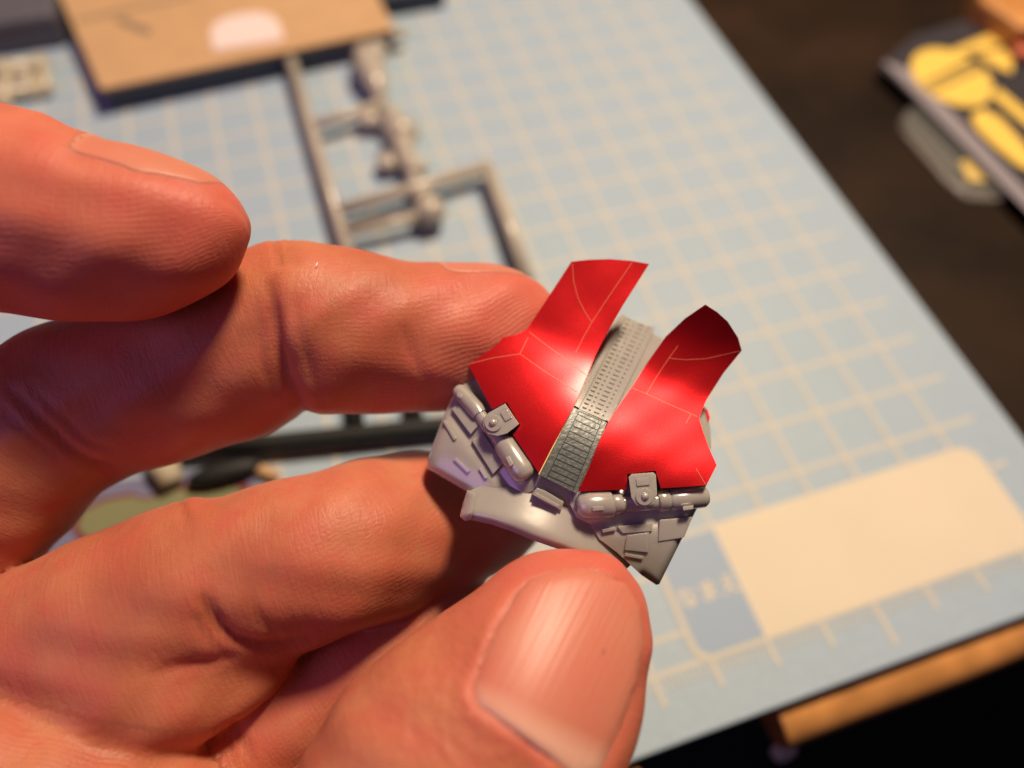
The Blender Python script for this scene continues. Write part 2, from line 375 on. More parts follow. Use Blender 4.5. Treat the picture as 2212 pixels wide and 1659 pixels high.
# stations: u, v, depth, half-width in photo pixels, depth/width ratio.  first = tip
FING = {
 1: [(432, 497, 75.0, 106, .95), (395, 500, 75.0, 138, .95), (345, 505, 75.0, 164, .95), (270, 503, 75.0, 186, .95), (190, 500, 75.0, 199, .95), (100, 482, 75.0, 207, .95), (10, 462, 75, 217, .95), (-120, 440, 77, 230, .95), (-300, 520, 82, 240, 1), (-480, 760, 90, 260, 1)],
 2: [(1098, 700, 92.5, 112, .95), (1050, 712, 92.0, 142, .95), (980, 726, 91, 158, .95), (880, 728, 89.5, 164, .95), (790, 718, 88, 172, .95), (700, 710, 87, 180, .95), (630, 708, 88, 182, .95), (560, 730, 88, 186, .95), (450, 780, 88, 188, .95), (330, 822, 88, 186, .95), (200, 862, 87.5, 184, .95), (90, 925, 87, 186, .95), (0, 1010, 86.5, 194, .95), (-120, 1120, 86.5, 205, 1), (-300, 1240, 88, 230, 1)],
 3: [(1090, 1100, 96.5, 92, .95), (1045, 1110, 96, 124, .95), (960, 1126, 94, 152, .95), (850, 1152, 90, 170, .95), (730, 1188, 84.5, 180, .95), (620, 1222, 83.5, 182, .95), (500, 1256, 83, 186, .95), (400, 1290, 83, 198, .95), (280, 1338, 83, 205, .95), (160, 1375, 83, 188, .95), (40, 1402, 83.5, 160, .95), (-100, 1420, 85, 160, 1), (-300, 1420, 88, 220, 1)],
 6: [(585, 1425, 83.0, 52, .9), (520, 1440, 82.0, 88, .9), (420, 1462, 81.0, 128, .9), (320, 1468, 80.5, 170, .9), (220, 1455, 80.5, 165, .9), (110, 1432, 81, 128, .9), (0, 1400, 82, 90, .9)],
 4: [(960, 1330, 93, 110, 1), (900, 1372, 92, 128, 1), (760, 1470, 90, 140, 1), (620, 1560, 88.5, 142, 1), (520, 1620, 88, 148, 1), (380, 1720, 88, 160, 1), (200, 1850, 88, 190, 1), (0, 1900, 88, 220, 1)],
 5: [(1262, 1318, 74.0, 132, .78), (1235, 1352, 73.3, 170, .78), (1200, 1400, 72.4, 202, .78), (1150, 1480, 71.2, 238, .78), (1078, 1585, 70.2, 280, .78), (985, 1700, 69.6, 320, .8), (880, 1870, 70, 325, .85), (680, 2080, 71, 350, .9), (420, 2250, 76, 380, .95), (100, 2300, 82, 400, 1)],
 7: [(330, 1930, 78, 275, .95), (150, 1850, 78, 335, .95), (0, 1800, 78, 350, .95), (-150, 1730, 80, 360, .95), (-350, 1600, 86, 400, 1), (-420, 1300, 90, 400, 1), (-450, 1000, 92, 330, 1)],
 8: [(100, 2300, 82, 400, 1), (-150, 2050, 84, 420, 1), (-420, 1600, 90, 420, 1)],
}
SW = {k: spline(v) for k, v in FING.items()}
H = 0.5
allp = np.vstack(list(SW.values()))
lo = (allp[:, :3]-allp[:, 3:4]).min(0)-2; hi = (allp[:, :3]+allp[:, 3:4]).max(0)+2
# only model what lies near or inside the frame; the wrist side is cut well outside it
dims = np.ceil((hi-lo)/H).astype(int)
G = np.full(dims, 4.0, np.float32)
def frames(S):
    T = np.gradient(S[:, :3], axis=0); T /= np.linalg.norm(T, axis=1)[:, None]
    Nn = CAM-S[:, :3]; Nn -= (Nn*T).sum(1)[:, None]*T; Nn /= np.linalg.norm(Nn, axis=1)[:, None]
    return T, np.cross(T, Nn), Nn
FR = {k: frames(S) for k, S in SW.items()}
for k, S in SW.items():
    D = np.full(dims, 4.0, np.float32); T, E1, E2 = FR[k]
    stepi = 1
    for i in range(0, len(S), stepi):
        c, r1, r2 = S[i, :3], S[i, 3], S[i, 4]; R_ = r1+3.0
        i0 = np.maximum(((c-R_-lo)/H).astype(int), 0); i1 = np.minimum(((c+R_-lo)/H).astype(int)+2, dims)
        if (i1 <= i0).any(): continue
        X = (lo[0]+H*np.arange(i0[0], i1[0])-c[0])[:, None, None]; Y = (lo[1]+H*np.arange(i0[1], i1[1])-c[1])[None, :, None]; Z = (lo[2]+H*np.arange(i0[2], i1[2])-c[2])[None, None, :]
        X = X.astype(np.float32); Y = Y.astype(np.float32); Z = Z.astype(np.float32)
        a = X*E1[i, 0]+Y*E1[i, 1]+Z*E1[i, 2]; b = X*E2[i, 0]+Y*E2[i, 1]+Z*E2[i, 2]; t = X*T[i, 0]+Y*T[i, 1]+Z*T[i, 2]
        q = np.sqrt((a/r1)**2+(b/r2)**2+(t/r1)**2); d = (q-1)*min(r1, r2)
        sl = tuple(slice(i0[x], i1[x]) for x in range(3))
        np.minimum(D[sl], d, out=D[sl])
    kk = {6: 2.2, 7: 0.8, 8: 3.0}.get(k, 0.5)
    h = np.clip(0.5+0.5*(G-D)/kk, 0, 1); G = (G*(1-h)+D*h-kk*h*(1-h)).astype(np.float32)
del D, h
def surface_nets(f, lo, H):
    s = f < 0; nx, ny, nz = f.shape
    cnt = np.zeros((nx-1, ny-1, nz-1), np.uint8)
    for dx in (0, 1):
        for dy in (0, 1):
            for dz in (0, 1): cnt += s[dx:nx-1+dx, dy:ny-1+dy, dz:nz-1+dz]
    act = (cnt > 0) & (cnt < 8); idx = np.full(act.shape, -1, np.int64); cells = np.argwhere(act); idx[act] = np.arange(len(cells))
    acc = np.zeros((len(cells), 3)); num = np.zeros(len(cells))
    cor = [(a, b, c) for a in (0, 1) for b in (0, 1) for c in (0, 1)]
    for a in cor:
        for b in cor:
            if sum(abs(x-y) for x, y in zip(a, b)) != 1 or a > b: continue
            fa = f[cells[:, 0]+a[0], cells[:, 1]+a[1], cells[:, 2]+a[2]].astype(float); fb = f[cells[:, 0]+b[0], cells[:, 1]+b[1], cells[:, 2]+b[2]].astype(float)
            mk = (fa < 0) != (fb < 0); t = np.where(mk, fa/np.where(mk, fa-fb, 1), 0)
            p = np.array(a)+t[:, None]*(np.array(b)-np.array(a)); acc += np.where(mk[:, None], p, 0); num += mk
    Vt = lo+H*(cells+acc/num[:, None]); Q = []
    for ax in range(3):
        A = [slice(None)]*3; B = [slice(None)]*3; A[ax] = slice(0, -1); B[ax] = slice(1, None)
        ch = s[tuple(A)] != s[tuple(B)]; e = np.argwhere(ch); o1, o2 = [x for x in range(3) if x != ax]
        ok = (e[:, o1] > 0) & (e[:, o2] > 0) & (e[:, o1] < f.shape[o1]-1) & (e[:, o2] < f.shape[o2]-1); e = e[ok]
        ins = s[e[:, 0], e[:, 1], e[:, 2]]
        def at(d1, d2):
            c = e.copy(); c[:, o1] += d1; c[:, o2] += d2; return idx[c[:, 0], c[:, 1], c[:, 2]]
        q = np.stack([at(-1, -1), at(0, -1), at(0, 0), at(-1, 0)], 1)
        flip = ins if ax != 1 else ~ins
        q[~flip] = q[~flip][:, ::-1]; Q.append(q)
    return Vt, np.vstack(Q)
HV, HQ = surface_nets(G, lo, H); del G
# cut away what lies far outside the frame to the left and below (arm side)
ed = np.vstack([HQ[:, [0, 1]], HQ[:, [1, 2]], HQ[:, [2, 3]], HQ[:, [3, 0]]]); ed = np.unique(np.sort(ed, 1), axis=0)
def lap(X, it, lam=0.5):
    deg = np.bincount(ed.ravel(), minlength=len(X)).astype(float)
    for _ in range(it):
        S = np.stack([np.bincount(ed[:, 0], X[ed[:, 1], c], len(X))+np.bincount(ed[:, 1], X[ed[:, 0], c], len(X)) for c in range(X.shape[1])], 1)
        X = X+lam*(S/deg[:, None]-X)
    return X
HV = lap(HV, 3)
def normals(X):
    n = np.cross(X[HQ[:, 2]]-X[HQ[:, 0]], X[HQ[:, 3]]-X[HQ[:, 1]]); N = np.zeros_like(X)
    for c in range(4): np.add.at(N, HQ[:, c], n)
    return N/(np.linalg.norm(N, axis=1)[:, None]+1e-9)
HN = normals(HV)
# make sure the normals point outwards
cen = SW[5][20, :3]; near = np.argmin(((HV-(CAM-cen)/np.linalg.norm(CAM-cen)*8-cen)**2).sum(1))
if HN[near] @ (CAM-cen) < 0: HQ = HQ[:, ::-1]; HN = -HN
# finger coordinates for every vertex: distance along, distance around, finger id
best = np.full(len(HV), 1e9); along = np.zeros(len(HV)); around = np.zeros(len(HV)); fid = np.zeros(len(HV), int); phi = np.zeros(len(HV)); tipd = np.full(len(HV), 99.0)
for k, S in SW.items():
    if k in (6, 8): continue
    T, E1, E2 = FR[k]; arc = np.r_[0, np.cumsum(np.linalg.norm(np.diff(S[:, :3], axis=0), axis=1))]
    for i in range(len(S)):
        d = HV-S[i, :3]; a = d@E1[i]; b = d@E2[i]; t = d@T[i]
        q = (np.sqrt((a/S[i, 3])**2+(b/S[i, 4])**2+(t/S[i, 3])**2)-1)*S[i, 3]
        u = q < best; best[u] = q[u]; fid[u] = k; along[u] = arc[i]+t[u]; ph = np.arctan2(a[u], b[u]); phi[u] = ph; around[u] = ph*S[i, 3]
PX = proj(HV); face = (HN*(CAM-HV)).sum(1) > 0
def pdist(poly, pts, closed=False):
    d = np.full(len(pts), 1e9); tt = np.zeros(len(pts)); P = np.array(poly, float)
    if closed: P = np.vstack([P, P[:1]])
    for i in range(len(P)-1):
        a, b = P[i], P[i+1]; ab = b-a; t = np.clip(((pts-a)@ab)/(ab@ab), 0, 1)
        q = np.linalg.norm(pts-a-t[:, None]*ab, axis=1); u = q < d; d[u] = q[u]; tt[u] = (i+t[u])/(len(P)-1)
    return d, tt
def inside(poly, pts):
    P = np.array(poly, float); x, y = pts[:, 0], pts[:, 1]; r = np.zeros(len(pts), bool)
    for i in range(len(P)):
        a, b = P[i], P[i-1]; c = (a[1] > y) != (b[1] > y)
        r ^= c & (x < (b[0]-a[0])*(y-a[1])/(b[1]-a[1]+1e-12)+a[0])
    return r
disp = np.zeros(len(HV)); crease_attr = np.zeros(len(HV))
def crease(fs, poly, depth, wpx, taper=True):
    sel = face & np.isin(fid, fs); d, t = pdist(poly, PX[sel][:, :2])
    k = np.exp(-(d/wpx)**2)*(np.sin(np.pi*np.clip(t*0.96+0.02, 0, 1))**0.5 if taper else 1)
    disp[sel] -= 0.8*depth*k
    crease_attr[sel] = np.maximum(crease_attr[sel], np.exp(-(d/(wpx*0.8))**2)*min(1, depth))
# finger 2 (folds at the middle joint, base folds)
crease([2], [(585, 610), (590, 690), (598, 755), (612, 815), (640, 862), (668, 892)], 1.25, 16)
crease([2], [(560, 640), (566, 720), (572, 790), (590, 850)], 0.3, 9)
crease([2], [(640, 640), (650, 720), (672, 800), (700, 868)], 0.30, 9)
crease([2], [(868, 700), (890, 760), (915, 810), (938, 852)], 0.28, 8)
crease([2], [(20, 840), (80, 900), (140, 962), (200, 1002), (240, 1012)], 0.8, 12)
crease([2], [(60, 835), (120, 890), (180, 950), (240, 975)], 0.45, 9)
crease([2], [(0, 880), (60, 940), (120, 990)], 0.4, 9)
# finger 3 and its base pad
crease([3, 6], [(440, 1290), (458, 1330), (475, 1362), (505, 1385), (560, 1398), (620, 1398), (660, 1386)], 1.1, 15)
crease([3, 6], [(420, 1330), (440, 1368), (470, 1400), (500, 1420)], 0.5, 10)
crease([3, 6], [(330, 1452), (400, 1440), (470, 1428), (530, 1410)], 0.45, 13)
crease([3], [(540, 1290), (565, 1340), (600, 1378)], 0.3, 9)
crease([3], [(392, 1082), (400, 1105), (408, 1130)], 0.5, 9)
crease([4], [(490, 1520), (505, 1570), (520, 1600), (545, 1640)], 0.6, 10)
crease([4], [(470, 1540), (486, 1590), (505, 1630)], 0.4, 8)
# little knuckle wrinkles along the upper outline of finger 2 and the faces of the finger pads
for x in (592, 606, 622, 640): crease([2], [(x, 505), (x+4, 545), (x+8, 575)], 0.35, 5, False)
for (cx, cy, rx, amp, fs) in ((415, 1095, 42, 0.7, [3]), (700, 860, 70, 0.5, [2]), (560, 905, 70, 0.4, [2]), (640, 560, 70, 0.4, [2]), (90, 290, 90, 0.5, [1])):
    sel = np.isin(fid, fs) & face; disp[sel] += amp*np.exp(-((PX[sel, 0]-cx)**2+(PX[sel, 1]-cy)**2)/rx**2)
# thumb nail bed and folds
NAIL = [(1119, 1278), (1090, 1325), (1066, 1368), (1042, 1432), (1020, 1490), (1026, 1522), (1100, 1575), (1180, 1634), (1245, 1690), (1296, 1672), (1336, 1585), (1374, 1480), (1390, 1390), (1382, 1312), (1352, 1260), (1298, 1234), (1238, 1228), (1180, 1238), (1145, 1252)]
sel = face & (fid == 5); pp = PX[:, :2]; dn, _ = pdist(NAIL, pp[sel], True); ins = inside(NAIL, pp[sel])
sd = np.where(ins, -dn, dn)
side_l = np.clip((1240-pp[sel][:, 0])/150, 0, 1)
disp[sel] += np.where(sd < 0, -0.45*np.clip(-sd/10, 0, 1), 0)+0.18*np.exp(-((sd-16)/13)**2)*np.clip(side_l*1.4+np.clip((pp[sel][:, 1]-1480)/80, 0, 1), 0, 1)*np.clip((pp[sel][:, 1]-1215)/80, 0.1, 1)
red = np.zeros(len(HV))
d_, _ = pdist(NAIL, pp, True); red[sel] = np.clip(1-np.abs(sd)/45, 0, 1)*0.6
for k, a0 in ((1, 16), (2, 20), (3, 16), (5, 12)):
    u = fid == k; red[u] = np.maximum(red[u], np.clip(1-along[u]/a0, 0, 1)*0.8)
u = (fid == 1); red[u] = np.maximum(red[u], 0.45)
# slow unevenness so that no finger is a clean tube
wob = 0.22*np.sin(HV[:, 0]*0.55+1.3*np.sin(HV[:, 1]*0.4))*np.sin(HV[:, 1]*0.5+HV[:, 2]*0.6)
def tsign(fk): return math.copysign(1, (FR[fk][1][10]@RW)[1]*-1)
for fk_, a1_, pc_ in ((1, 10.5, 88), (2, 9.0, 92)):
    u = (fid == fk_) & (along < a1_-0.6) & (np.abs(np.angle(np.exp(1j*(phi-tsign(fk_)*math.radians(pc_))))) < math.radians(42))
    disp[u] = -0.05; wob[u] = 0
HV = HV+HN*(disp+wob)[:, None]; HV = lap(HV, 1, 0.4)
HO = up(600, 1000, 84)

skin = NT('skin'); k = skin
at = k.n('ShaderNodeAttribute', attribute_name='fcoord'); sepc = k.n('ShaderNodeSeparateXYZ'); k.l(at.outputs['Vector'], sepc.inputs[0])
rd = k.n('ShaderNodeAttribute', attribute_name='redness'); cr = k.n('ShaderNodeAttribute', attribute_name='crease')
tc = k.n('ShaderNodeTexCoord')
def noise(scale, detail=4, vec=None, rough=0.55, dist=0.0):
    n = k.n('ShaderNodeTexNoise', i_Scale=scale, i_Detail=detail, i_Roughness=rough, i_Distortion=dist)
    k.l(vec if vec is not None else tc.outputs['Object'], n.inputs['Vector']); return n.outputs[0]
c1 = k.mix(k.ramp(noise(90, 4), 0.35, 0.65), (0.43, 0.125, 0.062), (0.54, 0.190, 0.100))
c2 = k.mix(k.math('MULTIPLY', k.ramp(noise(260, 6), 0.42, 0.70), 0.7), c1, (0.52, 0.115, 0.075))
c3 = k.mix(k.math('MULTIPLY', rd.outputs['Fac'], 0.75), c2, (0.62, 0.130, 0.105))
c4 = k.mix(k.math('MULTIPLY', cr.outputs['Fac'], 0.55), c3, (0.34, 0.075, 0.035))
k.l(c4, k.p.inputs['Base Color'])
k.p.inputs['Subsurface Weight'].default_value = 0.65; k.p.inputs['Subsurface Radius'].default_value = (1.0, 0.28, 0.12); k.p.inputs['Subsurface Scale'].default_value = 0.0026
k.l(k.math('ADD', 0.40, k.math('MULTIPLY', noise(700, 3), 0.22)), k.p.inputs['Roughness'])
k.p.inputs['Specular IOR Level'].default_value = 0.33
# ridges run along the finger at the tips and bend round; cross lines on the pads; pores
al, ar = sepc.outputs[0], sepc.outputs[1]
wz = noise(130, 2); 
ridge = k.math('SINE', k.math('ADD', k.math('MULTIPLY', ar, 11.0), k.math('ADD', k.math('MULTIPLY', al, 2.2), k.math('MULTIPLY', wz, 26.0))))
comb = k.n('ShaderNodeCombineXYZ'); k.l(k.math('MULTIPLY', al, 2.4), comb.inputs[0]); k.l(k.math('MULTIPLY', ar, 0.28), comb.inputs[1]); k.l(sepc.outputs[2], comb.inputs[2])
cross = noise(1.0, 3, comb.outputs[0], 0.6, 0.4)
vor = k.n('ShaderNodeTexVoronoi', feature='DISTANCE_TO_EDGE'); vor.inputs['Scale'].default_value = 1500; k.l(tc.outputs['Object'], vor.inputs['Vector'])
pore = k.ramp(vor.outputs[0], 0.0, 0.18)
rmask = k.math('MULTIPLY', k.ramp(al, 34.0, 4.0), k.ramp(noise(160, 3), 0.3, 0.6))
ds_ = k.n('ShaderNodeAttribute', attribute_name='dorsal'); v2 = k.n('ShaderNodeTexVoronoi', feature='SMOOTH_F1'); v2.inputs['Scale'].default_value = 1050; k.l(tc.outputs['Object'], v2.inputs['Vector'])
hgt0 = k.math('MULTIPLY', k.math('MULTIPLY', v2.outputs[0], ds_.outputs['Fac']), -0.16)
hgt = k.math('ADD', hgt0, k.math('ADD', k.math('MULTIPLY', k.math('MULTIPLY', ridge, rmask), 0.014), k.math('ADD', k.math('MULTIPLY', cross, 0.085), k.math('ADD', k.math('MULTIPLY', pore, 0.014), k.math('MULTIPLY', noise(900, 4), 0.045)))))
bp = k.n('ShaderNodeBump', i_Strength=0.9, i_Distance=MM); k.l(hgt, bp.inputs['Height']); k.l(bp.outputs[0], k.p.inputs['Normal'])

def add_attr(me, name, typ, data):
    a = me.attributes.new(name, typ, 'POINT')
    a.data.foreach_set('vector' if typ == 'FLOAT_VECTOR' else 'value', np.ascontiguousarray(data, dtype=np.float32).ravel())
me = bpy.data.meshes.new('hand'); me.vertices.add(len(HV)); me.vertices.foreach_set('co', ((HV-HO)*MM).astype(np.float32).ravel())
me.loops.add(len(HQ)*4); me.loops.foreach_set('vertex_index', HQ.astype(np.int32).ravel())
me.polygons.add(len(HQ)); me.polygons.foreach_set('loop_start', np.arange(0, len(HQ)*4, 4, dtype=np.int32)); me.polygons.foreach_set('loop_total', np.full(len(HQ), 4, np.int32))
me.polygons.foreach_set('use_smooth', np.ones(len(HQ), bool)); me.update(); me.validate()
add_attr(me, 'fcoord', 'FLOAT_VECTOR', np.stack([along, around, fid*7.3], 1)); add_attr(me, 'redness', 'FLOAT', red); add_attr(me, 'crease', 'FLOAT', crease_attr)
rg = np.where((fid == 5) & face, np.exp(-((PX[:, 0]-960)**2+(PX[:, 1]-1560)**2)/230**2), 0); add_attr(me, 'dorsal', 'FLOAT', rg)
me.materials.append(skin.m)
hand = bpy.data.objects.new('hand', me); col.objects.link(hand); hand.location = Vector(HO*MM); hand['_o'] = [float(x) for x in HO]
tag(hand, 'bare hand pinching the grey and red model part between thumb and fingers', 'hand')

# nails
nl = NT('nail'); k = nl
tc = k.n('ShaderNodeTexCoord'); at = k.n('ShaderNodeAttribute', attribute_name='ncoord'); sepc = k.n('ShaderNodeSeparateXYZ'); k.l(at.outputs['Vector'], sepc.inputs[0])
nz = k.n('ShaderNodeTexNoise', i_Scale=130.0, i_Detail=4.0); k.l(tc.outputs['Object'], nz.inputs['Vector'])
base = k.mix(k.ramp(nz.outputs[0], 0.35, 0.7), (0.56, 0.205, 0.135), (0.58, 0.175, 0.12))
base = k.mix(k.math('MULTIPLY', k.ramp(sepc.outputs[0], 0.78, 0.92), 0.75), base, (0.74, 0.45, 0.33))
k.l(base, k.p.inputs['Base Color']); k.p.inputs['Roughness'].default_value = 0.40; k.p.inputs['Specular IOR Level'].default_value = 0.35
k.p.inputs['Subsurface Weight'].default_value = 0.5; k.p.inputs['Subsurface Radius'].default_value = (1, 0.4, 0.25); k.p.inputs['Subsurface Scale'].default_value = 0.001
rz = k.n('ShaderNodeCombineXYZ'); k.l(k.math('MULTIPLY', sepc.outputs[0], 0.8), rz.inputs[0]); k.l(k.math('MULTIPLY', sepc.outputs[1], 26.0), rz.inputs[1])
rn = k.n('ShaderNodeTexNoise', i_Scale=1.0, i_Detail=3.0); k.l(rz.outputs[0], rn.inputs['Vector'])
bp = k.n('ShaderNodeBump', i_Strength=0.7, i_Distance=MM*0.09); k.l(rn.outputs[0], bp.inputs['Height']); k.l(bp.outputs[0], k.p.inputs['Normal'])

def clip_grid(poly, step, axis=None):
    """polygon in px -> fine cells: points (u,v) and faces"""
    bm = bmesh.new(); vs_ = [bm.verts.new((float(x), float(y), 0)) for x, y in poly]; f = bm.faces.new(vs_)
    P = np.array(poly, float); c = P.mean(0)
    dirs = [(1, 0), (0, 1)] if axis is None else [axis, (-axis[1], axis[0])]
    for dx, dy in dirs:
        pr = P@np.array((dx, dy)); 
        for t in np.arange(math.floor(pr.min()/step)*step+step*0.37, pr.max(), step):
            bmesh.ops.bisect_plane(bm, geom=bm.verts[:]+bm.edges[:]+bm.faces[:], plane_co=(dx*t, dy*t, 0), plane_no=(dx, dy, 0), dist=1e-4)
    bmesh.ops.remove_doubles(bm, verts=bm.verts, dist=0.05)
    bm.verts.index_update(); P2 = np.array([v.co[:2] for v in bm.verts]); Fs = [[v.index for v in f.verts] for f in bm.faces]
    bnd = [(l.vert.index, l.link_loop_next.vert.index) for e in bm.edges if len(e.link_faces) == 1 for l in e.link_loops]
    bm.free(); return P2, Fs, bnd

bvh = bvhtree.BVHTree.FromPolygons([Vector(v) for v in HV], [tuple(int(i) for i in q) for q in HQ])
P2, Fs, bnd = clip_grid(NAIL, 9.0, (-0.45, 0.893))
dep = np.zeros(len(P2)); Cv = Vector(CAM)
for i, (u_, v_) in enumerate(P2):
    r = Vector(ray(u_, v_)); h = bvh.ray_cast(Cv, r.normalized(), 200)
    dep[i] = (h[0]-Cv).length/r.length if h[0] is not None else np.nan
A = np.c_[np.ones(len(P2)), P2-P2.mean(0)]; x, y = (P2-P2.mean(0)).T/100
xa = x*-0.45+y*0.893; xc = x*0.893+y*0.45
B = np.stack([np.ones_like(x), xa, xc, xc*xc, xc*xa, 0.3*xa*xa], 1); okk = ~np.isnan(dep) & (dep < 75)
cf = np.linalg.lstsq(B[okk], dep[okk], rcond=None)[0]; dfit = B@cf
dist_b, _ = pdist(NAIL, P2, True)
front = np.array([up(u_, v_, d_-0.50+0.42*math.exp(-b_/8)) for (u_, v_), d_, b_ in zip(P2, dfit, dist_b)])
back = np.array([up(u_, v_, d_+0.35) for (u_, v_), d_ in zip(P2, dfit)])
n = len(P2); V = np.vstack([front, back]); Fc = [tuple(f) for f in Fs]+[tuple(i+n for i in f[::-1]) for f in Fs]+[(a, b, b+n, a+n) for a, b in bnd]
nail = mesh_obj('nail', V, Fc, nl.m, hand, smooth=True)
nc = (P2-np.array((1250, 1228)))@np.array((-0.45, 0.893))/390; na = (P2-np.array((1200, 1420)))@np.array((0.893, 0.45))/330
add_attr(nail.data, 'ncoord', 'FLOAT_VECTOR', np.tile(np.stack([nc, na, 0*na], 1), (2, 1)))
nail['label'] = 'broad pink thumb nail with a pale base'
def side_nail(fk, a0, a1, phc, phw, off, label):
    S = SW[fk]; T, E1, E2 = FR[fk]; arc = np.r_[0, np.cumsum(np.linalg.norm(np.diff(S[:, :3], axis=0), axis=1))]
    nu, nv = 34, 26; Pt = []; Bk = []; co = []
    for i in range(nu+1):
        for j in range(nv+1):
            p = 2*i/nu-1; q = 2*j/nv-1                       # square -> rounded outline
            p, q = p*math.sqrt(1-0.30*q*q), q*math.sqrt(1-0.30*p*p)
            s = a0+(a1-a0)*(p+1)/2; ph = phc+phw*q
            c = np.array([np.interp(max(s, 0.5), arc, S[:, x]) for x in range(3)])
            e1 = np.array([np.interp(s, arc, E1[:, x]) for x in range(3)]); e2 = np.array([np.interp(s, arc, E2[:, x]) for x in range(3)])
            dv = e1*math.sin(ph)+e2*math.cos(ph)
            if s < 0.5: dv = dv*math.sqrt(max(0.02, 1-((s-0.5)/S[0, 3])**2))+T[0]*(s-0.5)/S[0, 3]
            dv = Vector(dv).normalized(); h = bvh.ray_cast(Vector(c)+dv*25, -dv, 40); hp = np.array(h[0]) if h[0] is not None else c+np.array(dv)*S[0, 3]
            edge = max(abs(2*i/nu-1), abs(2*j/nv-1)); o_ = off*(1-edge**5)
            Pt.append(hp+np.array(dv)*o_); Bk.append(hp-np.array(dv)*0.6); co.append((0.35+0.5*(p+1)/2, q, 0))
    n = len(Pt); w_ = nv+1; Fc = []
    for i in range(nu):
        for j in range(nv):
            a = i*w_+j; Fc.append((a, a+1, a+w_+1, a+w_)); Fc.append((n+a, n+a+w_, n+a+w_+1, n+a+1))
    for i in range(nu):
        for j in (0, nv): a = i*w_+j; Fc.append((a, a+w_, n+a+w_, n+a))
    for j in range(nv):
        for i in (0, nu): a = i*w_+j; Fc.append((a, a+1, n+a+1, n+a))
    o = mesh_obj('nail', Pt+Bk, Fc, nl.m, hand, smooth=True); add_attr(o.data, 'ncoord', 'FLOAT_VECTOR', np.array(co+co)); o['label'] = label
    return o
def top_phi(fk):                                          # which sign of phi points up in the picture
    S = SW[fk]; T, E1, E2 = FR[fk]; return math.copysign(1, (E1[10]@RW)[1]*-1)
side_nail(1, -2.6, 10.5, top_phi(1)*math.radians(94), math.radians(44), 0.08, 'pink nail of the free fingertip')
side_nail(2, -3.4, 9.0, top_phi(2)*math.radians(98), math.radians(44), 0.08, 'pink nail of the finger behind the part')

# ================================================================ MODEL PART
def zx(x, y): return (877.8+0.46297*x, 521.2+0.46297*y)    # close-up pixels -> photo pixels
def sl(u, v):
    du, dv = np.asarray(u)-1215.0, np.asarray(v)-1065.0
    return du*0.3865-dv*0.9227, du*0.9227+dv*0.3865
def softp(x): return np.log1p(np.exp(-np.abs(x)))+np.maximum(x, 0)
ZB = 78.4
def zshell(u, v):
    s, l = sl(u, v); return ZB+0.010*s+0.034*45*softp((s-190)/45)+np.where(np.asarray(l) > 0, 0.5, 4.6)*(np.abs(l)/290)**1.5+0.020*30*softp((-s-30)/30)
_S = np.arange(-200.0, 700.0, 2.0)
def _integ(kn):
    g = np.interp(_S, [x for x, _ in kn], [y for _, y in kn]); g = np.convolve(np.pad(g, 8, 'edge'), np.ones(17)/17, 'valid')
    z = np.cumsum(g)*2.0; return z-np.interp(0, _S, z)
FL_ = _integ([(-200, .004), (60, .005), (150, .016), (235, .031), (275, .027), (320, .011), (420, .007), (560, .005)])
FR_ = _integ([(-200, .004), (60, .005), (110, .010), (165, .021), (205, .029), (270, .030), (300, .021), (330, .008), (390, 0.0), (440, -.020), (500, -.030)])
def zfoil(u, v):
    s, l = sl(u, v); flap = 1/(1+np.exp(-(s-240)/30))
    z = ZB-0.55+np.where(l > 0, np.interp(s, _S, FR_), np.interp(s, _S, FL_))+np.where(l > 0, -0.2, 4.6)*(np.abs(l)/290)**1.5*(1-0.35*flap)
    rt = np.where(l > 60, 1.0, 0.0)
    z = z+0.025*np.sin(u*0.045+v*0.02)*np.sin(v*0.05)
    return z
def zstrip(u, v):
    s, l = sl(u, v); return ZB-0.25+0.009*s+0.036*40*softp((s-170)/40)

PO = up(1225, 1000, 84)
root = empty('model_kit_part', PO)
tag(root, 'grey plastic model kit part with red foil stickers held in the fingers', 'model part')

pk = NT('grey_plastic'); k = pk
tc = k.n('ShaderNodeTexCoord'); nz = k.n('ShaderNodeTexNoise', i_Scale=500.0, i_Detail=3.0); k.l(tc.outputs['Object'], nz.inputs['Vector'])
k.l(k.mix(nz.outputs[0], (0.36, 0.338, 0.308), (0.42, 0.392, 0.358)), k.p.inputs['Base Color'])
k.p.inputs['Roughness'].default_value = 0.25; k.p.inputs['Metallic'].default_value = 0.10
k.p.inputs['Subsurface Weight'].default_value = 0.6; k.p.inputs['Subsurface Radius'].default_value = (1, .9, .8); k.p.inputs['Subsurface Scale'].default_value = 0.0015
k.p.inputs['Coat Weight'].default_value = 0.6; k.p.inputs['Coat Roughness'].default_value = 0.12
bp = k.n('ShaderNodeBump', i_Strength=0.25, i_Distance=MM*0.05); k.l(nz.outputs[0], bp.inputs['Height']); k.l(bp.outputs[0], k.p.inputs['Normal'])
PL = pk.m
fk = NT('red_foil'); k = fk
tc = k.n('ShaderNodeTexCoord'); n1 = k.n('ShaderNodeTexNoise', i_Scale=7000.0, i_Detail=2.0); n2 = k.n('ShaderNodeTexNoise', i_Scale=260.0, i_Detail=4.0)
for n_ in (n1, n2): k.l(tc.outputs['Object'], n_.inputs['Vector'])
k.l(k.mix(n2.outputs[0], (0.66, 0.004, 0.010), (0.78, 0.012, 0.018)), k.p.inputs['Base Color'])
k.p.inputs['Metallic'].default_value = 0.80; k.p.inputs['Roughness'].default_value = 0.38
k.p.inputs['Coat Weight'].default_value = 0.42; k.p.inputs['Coat Roughness'].default_value = 0.27
